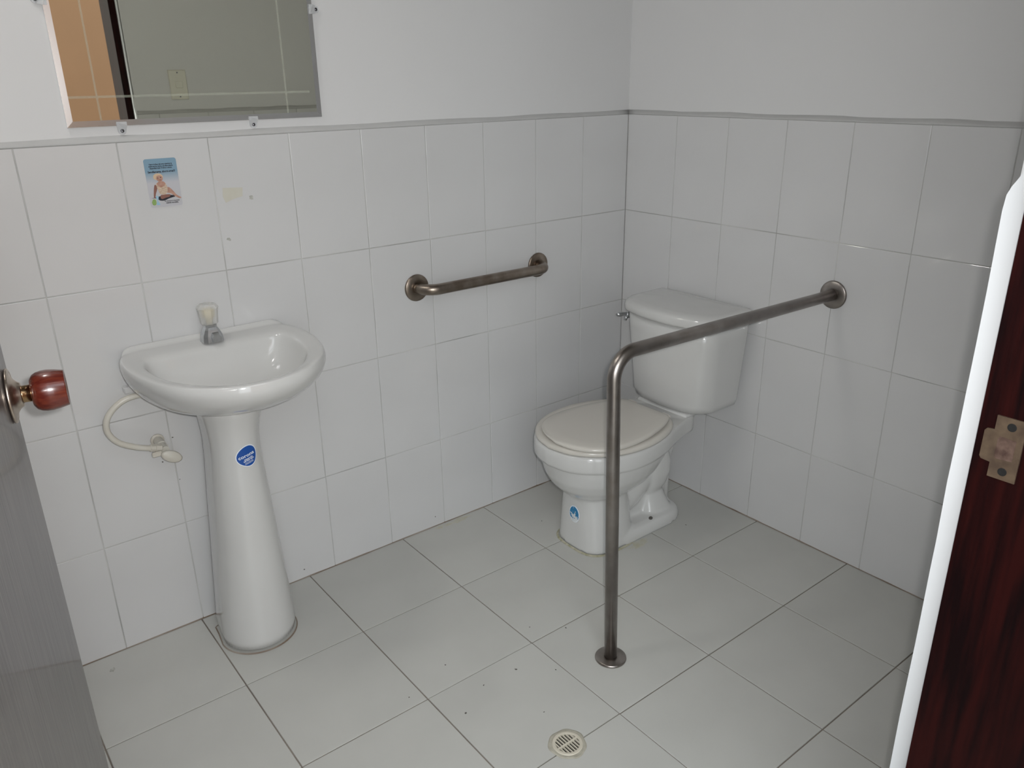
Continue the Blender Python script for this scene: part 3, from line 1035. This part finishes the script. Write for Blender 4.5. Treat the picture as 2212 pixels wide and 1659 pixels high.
heel = loft([ell(0.245, 0.072, 0.092, 0.0, ex=3.4), ell(0.245, 0.064, 0.082, 0.04, ex=3.4), ell(0.250, 0.052, 0.066, 0.08, ex=3), ell(0.258, 0.042, 0.056, 0.12, ex=3)], True, True)
ridge = tube([T(0.44, 0, 0.205), T(0.385, 0, 0.200), T(0.335, 0, 0.240), T(0.290, 0, 0.275), T(0.250, 0, 0.290)], [0.062, 0.064, 0.068, 0.070, 0.064], 24)
pill = loft([ell(0.195, 0.030, 0.040, 0.0, ex=3), ell(0.190, 0.028, 0.036, 0.10, ex=3), ell(0.185, 0.028, 0.038, 0.20, ex=3), ell(0.195, 0.040, 0.060, 0.28, ex=3),
             ell(0.215, 0.065, 0.092, 0.325, ex=3)], True, True)
web = bx(-0.46, -0.20, YC - 0.040, YC + 0.040, 0.0, 0.28)
body = obj('bowl', join(bowl, plinth, foot, trap, hump, heel, ridge, pill, web), 'porcelain', toi, smooth=True)
rm_ = body.modifiers.new('fuse', 'REMESH')
rm_.mode = 'VOXEL'
rm_.voxel_size = 0.0055
rm_.use_smooth_shade = True
sm_ = body.modifiers.new('soften', 'SMOOTH')
sm_.factor = 0.5
sm_.iterations = 5

obj('seat', loft([tring(EGG, NT, 0.3715, 0.965, 0.45), tring(EGG, NT, 0.3722, 0.985, 0.45), tring(EGG, NT, 0.378, 0.995, 0.45), tring(EGG, NT, 0.3845, 0.985, 0.45),
                  tring(EGG, NT, 0.3880, 0.955, 0.45), tring(EGG, NT, 0.3885, 0.70, 0.45), tring(EGG, NT, 0.373, 0.69, 0.45)], False, False), 'seat', toi, smooth=True)
lr = []
for s_, z in ((0.90, 0.3905), (0.985, 0.3905), (1.0, 0.3930), (1.0, 0.3985), (0.985, 0.4025), (0.95, 0.4050), (0.80, 0.4065), (0.4, 0.4070)):
    r_ = tring(LID, NT, z, s_, 0.45)
    q_ = []
    for x, y, zz_ in r_:
        u, v_ = -x, y - YC
        fr = max(0.0, (u - 0.30) / 0.36)
        ya = math.radians(-1.4)                   # the lid sits a little askew on the seat
        du, dv = (u - 0.45) * 1.014, v_ * 0.90 * (1 + 0.12 * (u - 0.45) / 0.2)
        x, y = -(0.4604 + du * math.cos(ya) - dv * math.sin(ya)), YC - 0.0197 + du * math.sin(ya) + dv * math.cos(ya)
        curl = 0.0065 * fr * max(0.0, min(1.0, (v_ + 0.03) / 0.10)) if zz_ < 0.3987 else 0.0
        q_.append((x, y, zz_ + curl))
    lr.append(q_)
obj('lid', loft(lr, True, True), 'seat', toi, smooth=True)
for v_ in (-0.072, 0.072):
    obj('hinge', rbox(-0.275, -0.245, YC + v_ - 0.018, YC + v_ + 0.018, 0.3695, 0.3895, 0.004), 'seat', toi)


def rr_ring(u0, u1, hw, rc, bow, z, n_=10):
    """rounded rectangle with a bowed front; u outwards from the wall"""
    pts_ = []
    for cu, cv, a0 in ((u1 - rc, hw - rc, 0), (u0 + 0.012, hw - 0.012, PI / 2), (u0 + 0.012, -hw + 0.012, PI), (u1 - rc, -hw + rc, 1.5 * PI)):
        r0 = rc if cu > u0 + 0.05 else 0.012
        for k in range(n_):
            a = a0 + PI / 2 * k / (n_ - 1)
            pts_.append((cu + r0 * math.cos(a), cv + r0 * math.sin(a)))
        if a0 == 0:
            for k in range(1, 6):
                pts_.append((u1 - rc + (u0 + 0.012 - u1 + rc) * k / 6, hw))
        elif a0 == PI / 2:
            for k in range(1, 8):
                pts_.append((u0, hw - 0.012 - (2 * hw - 0.024) * k / 8))
        elif a0 == PI:
            for k in range(1, 6):
                pts_.append((u0 + 0.012 + (u1 - rc - u0 - 0.012) * k / 6, -hw))
        else:
            for k in range(1, 14):
                pts_.append((u1, -hw + rc + (2 * hw - 2 * rc) * k / 14))
    out = []
    for u, v_ in pts_:
        w_ = max(0.0, (u - u0) / (u1 - u0))
        out.append(T(u + bow * w_ * w_ * (1 - (v_ / hw) ** 2), v_ * 0.972 - 0.004, z))
    return out


tank = [rr_ring(0.020, 0.140, 0.125, 0.05, 0.030, 0.3780), rr_ring(0.016, 0.160, 0.146, 0.05, 0.034, 0.381), rr_ring(0.014, 0.172, 0.159, 0.05, 0.036, 0.387), rr_ring(0.013, 0.178, 0.166, 0.045, 0.037, 0.410),
        rr_ring(0.012, 0.184, 0.174, 0.042, 0.038, 0.52), rr_ring(0.012, 0.190, 0.182, 0.040, 0.038, 0.62), rr_ring(0.012, 0.192, 0.185, 0.040, 0.038, 0.672)]
obj('tank', loft(tank, True, True), 'porcelain', toi, smooth=True)
tl = [rr_ring(0.010, 0.192, 0.183, 0.040, 0.040, 0.670), rr_ring(0.006, 0.202, 0.193, 0.044, 0.042, 0.673), rr_ring(0.005, 0.205, 0.196, 0.046, 0.043, 0.680), rr_ring(0.005, 0.205, 0.196, 0.046, 0.043, 0.694),
      rr_ring(0.007, 0.202, 0.193, 0.045, 0.042, 0.703), rr_ring(0.012, 0.194, 0.186, 0.043, 0.040, 0.709), rr_ring(0.022, 0.178, 0.170, 0.040, 0.036, 0.7125), rr_ring(0.05, 0.13, 0.11, 0.03, 0.02, 0.7135)]
obj('tank_lid', loft(tl, True, True), 'porcelain', toi, smooth=True)
lv = obj('flush_lever', join(lathe([(.011, 0), (.011, .004), (.0065, .006), (.0065, .013)], T(0.176, 0.172, 0.645), (-0.2, 1, 0), 20),
                             tube([T(0.176, 0.184, 0.645), T(0.186, 0.189, 0.646), T(0.204, 0.190, 0.648), T(0.215, 0.189, 0.649)], [.0055, .0065, .0075, .0055], 14),
                             tube([T(0.178, 0.182, 0.640), T(0.184, 0.182, 0.626)], [.006, .0045], 12)),
         'chrome', toi, smooth=True)
lv['label'] = 'small chrome flush lever'
obj('bolt_hole', lathe([(.0060, 0), (.0060, .0015), (.004, .0028), (0, .003)], T(0.312, -0.086, 0.0425), (0.1, -0.35, 1), 18, sx=1.5), 'dirt_and_hole', toi, smooth=True)  # raised dark disc, shade of the hole put into its colour
# scratched sticker on the plinth front
def pl_flat(a, b_, off):      # the plinth front is nearly flat: place the sticker on that plane
    z = 0.121 + b_
    v_ = -0.008 - a
    bulge = 0.096 - 0.057 * (z - 0.10) + 0.057 * (z - 0.10)
    q = min(1, abs(v_) / 0.0935)
    return T(0.4785 + bulge * (1 - q ** 3.2) ** (1 / 3.2) + off, v_, z)
ov = [(0.0205 * math.cos(2 * PI * k / 36), 0.0270 * math.sin(2 * PI * k / 36)) for k in range(36)]
tst = obj('sticker', wrap_disc([(a * 1.05, b_ * 1.05) for a, b_ in ov], pl_flat, 0.0022), 'white_print', toi)
tst['label'] = 'scratched oval blue sticker'
obj('sticker_print', wrap_disc([(a * 0.96, b_ * 0.96) for a, b_ in ov], pl_flat, 0.0026), 'worn_sticker', tst)
# yellowish silicone smears around the foot
sl = []
for s_ in (1.0, 1.06):
    sl.append([(x, y, 0.0006) for x, y, z in ell(0.474, 0.105 * s_, 0.105 * s_, 0, ex=3.2)])
obj('silicone_line', loft([[(x, y, 0.004) for x, y, z in sl[0]], sl[1]]), 'mould', toi)

# ------------------------------------------------------------------ marks and stains on floor and walls
def mark(parent, x, y, z, rx_, ry_, m, wall=False, rot=0.0, n_=14, jag=0.35):
    pts_ = []
    for k in range(n_):
        t = 2 * PI * k / n_
        q = 1 + random.uniform(-jag, jag)
        a, b_ = rx_ * q * math.cos(t), ry_ * q * math.sin(t)
        pts_.append((a * math.cos(rot) - b_ * math.sin(rot), a * math.sin(rot) + b_ * math.cos(rot)))
    if wall:
        v_ = [(x + a, -0.0004, z + b_) for a, b_ in pts_] + [(x + a, 0.0001, z + b_) for a, b_ in pts_]
    else:
        v_ = [(x + a, y + b_, 0.0004) for a, b_ in pts_] + [(x + a, y + b_, -0.0001) for a, b_ in pts_]
    f_ = [tuple(range(n_)), tuple(reversed(range(n_, 2 * n_)))] + [(i, i + n_, (i + 1) % n_ + n_, (i + 1) % n_) for i in range(n_)]
    return obj('stain', (v_, f_), m, parent)


M['smudge'] = mat('grey_smudge', (150, 149, 140), 0.7, col2=(186, 186, 180), vscale=90)
M['yellow_stain'] = mat('pale_yellow_stain', (188, 185, 164), 0.5, col2=(196, 195, 186), vscale=40)
mark(floor, -1.854, -0.064, 0, 0.008, 0.006, 'smudge', rot=0.8)
for x, y, r_ in ((-1.061, -0.706, 0.0026), (-1.157, -0.700, 0.0016), (-1.244, -0.747, 0.0024), (-0.857, -0.664, 0.002), (-0.985, -0.77, 0.0015),
                 (-1.19, -0.58, 0.0018), (-1.32, -0.62, 0.0013), (-0.93, -0.60, 0.0014), (-1.10, -0.86, 0.0014), (-0.55, -0.20, 0.0018), (-0.20, -0.52, 0.0018)):
    mark(floor, x, y, 0, r_ * 1.3, r_, 'dirt_and_hole', n_=8, rot=random.uniform(0, 3))
mark(floor, -0.765, -0.018, 0, 0.050, 0.011, 'yellow_stain', n_=22)
mark(floor, -0.835, -0.016, 0, 0.018, 0.008, 'yellow_stain')
mark(floor, -0.40, -0.505, 0, 0.040, 0.016, 'yellow_stain', n_=20)
mark(wb, -1.629, 0, 0.556, 0.006, 0.003, 'dirt_and_hole', True, rot=0.5, jag=0.6)
for x, z, r_ in ((-1.599, 0.548, 0.0018), (-1.633, 0.490, 0.0016), (-1.745, 0.597, 0.0014), (-1.60, 0.43, 0.0011), (-0.84, 0.035, 0.0016), (-1.303, 0.029, 0.002)):
    mark(wb, x, 0, z, r_ * 1.2, r_, 'dirt_and_hole', True, n_=8)
mark(wb, -1.387, 0, 1.0215, 0.0048, 0.0042, 'smudge', True)
mark(wb, -1.318, 0, 1.116, 0.0055, 0.005, 'smudge', True)

# ------------------------------------------------------------------ floor drain
dr = thing('floor_drain', 'round cream plastic floor drain grate set in the floor tiles', 'drain', tuple(DR))
colr = []
for rq, z in ((0.0325, -0.001), (0.0325, 0.0016), (0.0400, 0.0016), (0.0430, 0.0003)):
    colr.append([(DR.x + (rq + (0.0012 * math.sin(3 * t) + 0.001 * math.sin(7 * t + 1) if rq > 0.035 else 0)) * math.cos(t),
                  DR.y + (rq + (0.0012 * math.sin(3 * t) + 0.001 * math.sin(7 * t + 1) if rq > 0.035 else 0)) * math.sin(t), z)
                 for t in [2 * PI * k / 48 for k in range(48)]])
obj('mortar_collar', loft(colr), 'drain_mortar', dr)
obj('grate_rim', loft([[(DR.x + rq * math.cos(t), DR.y + rq * math.sin(t), z) for t in [2 * PI * k / 48 for k in range(48)]]
                       for rq, z in ((0.0270, -0.0015), (0.0270, 0.0030), (0.0285, 0.0036), (0.0330, 0.0034), (0.0345, 0.0018))]), 'drain', dr, smooth=False)
obj('drain_dark_disc', lathe([(0.0345, 0), (0.0, 0.0)], (DR.x, DR.y, -0.0018), (0, 0, 1), 32, True, False), 'black', dr)  # flat black disc, darkness of the well put into its colour
obj('cross_bar', bx(DR.x - 0.0275, DR.x + 0.0275, DR.y - 0.0022, DR.y + 0.0022, -0.001, 0.0029), 'drain', dr)
for k in range(-3, 4):
    xq = DR.x + k * 0.0072
    hl = math.sqrt(0.0278 ** 2 - (k * 0.0072) ** 2)
    obj('grate_bar', bx(xq - 0.0014, xq + 0.0014, DR.y - hl, DR.y + hl, -0.001, 0.0026), 'drain', dr)
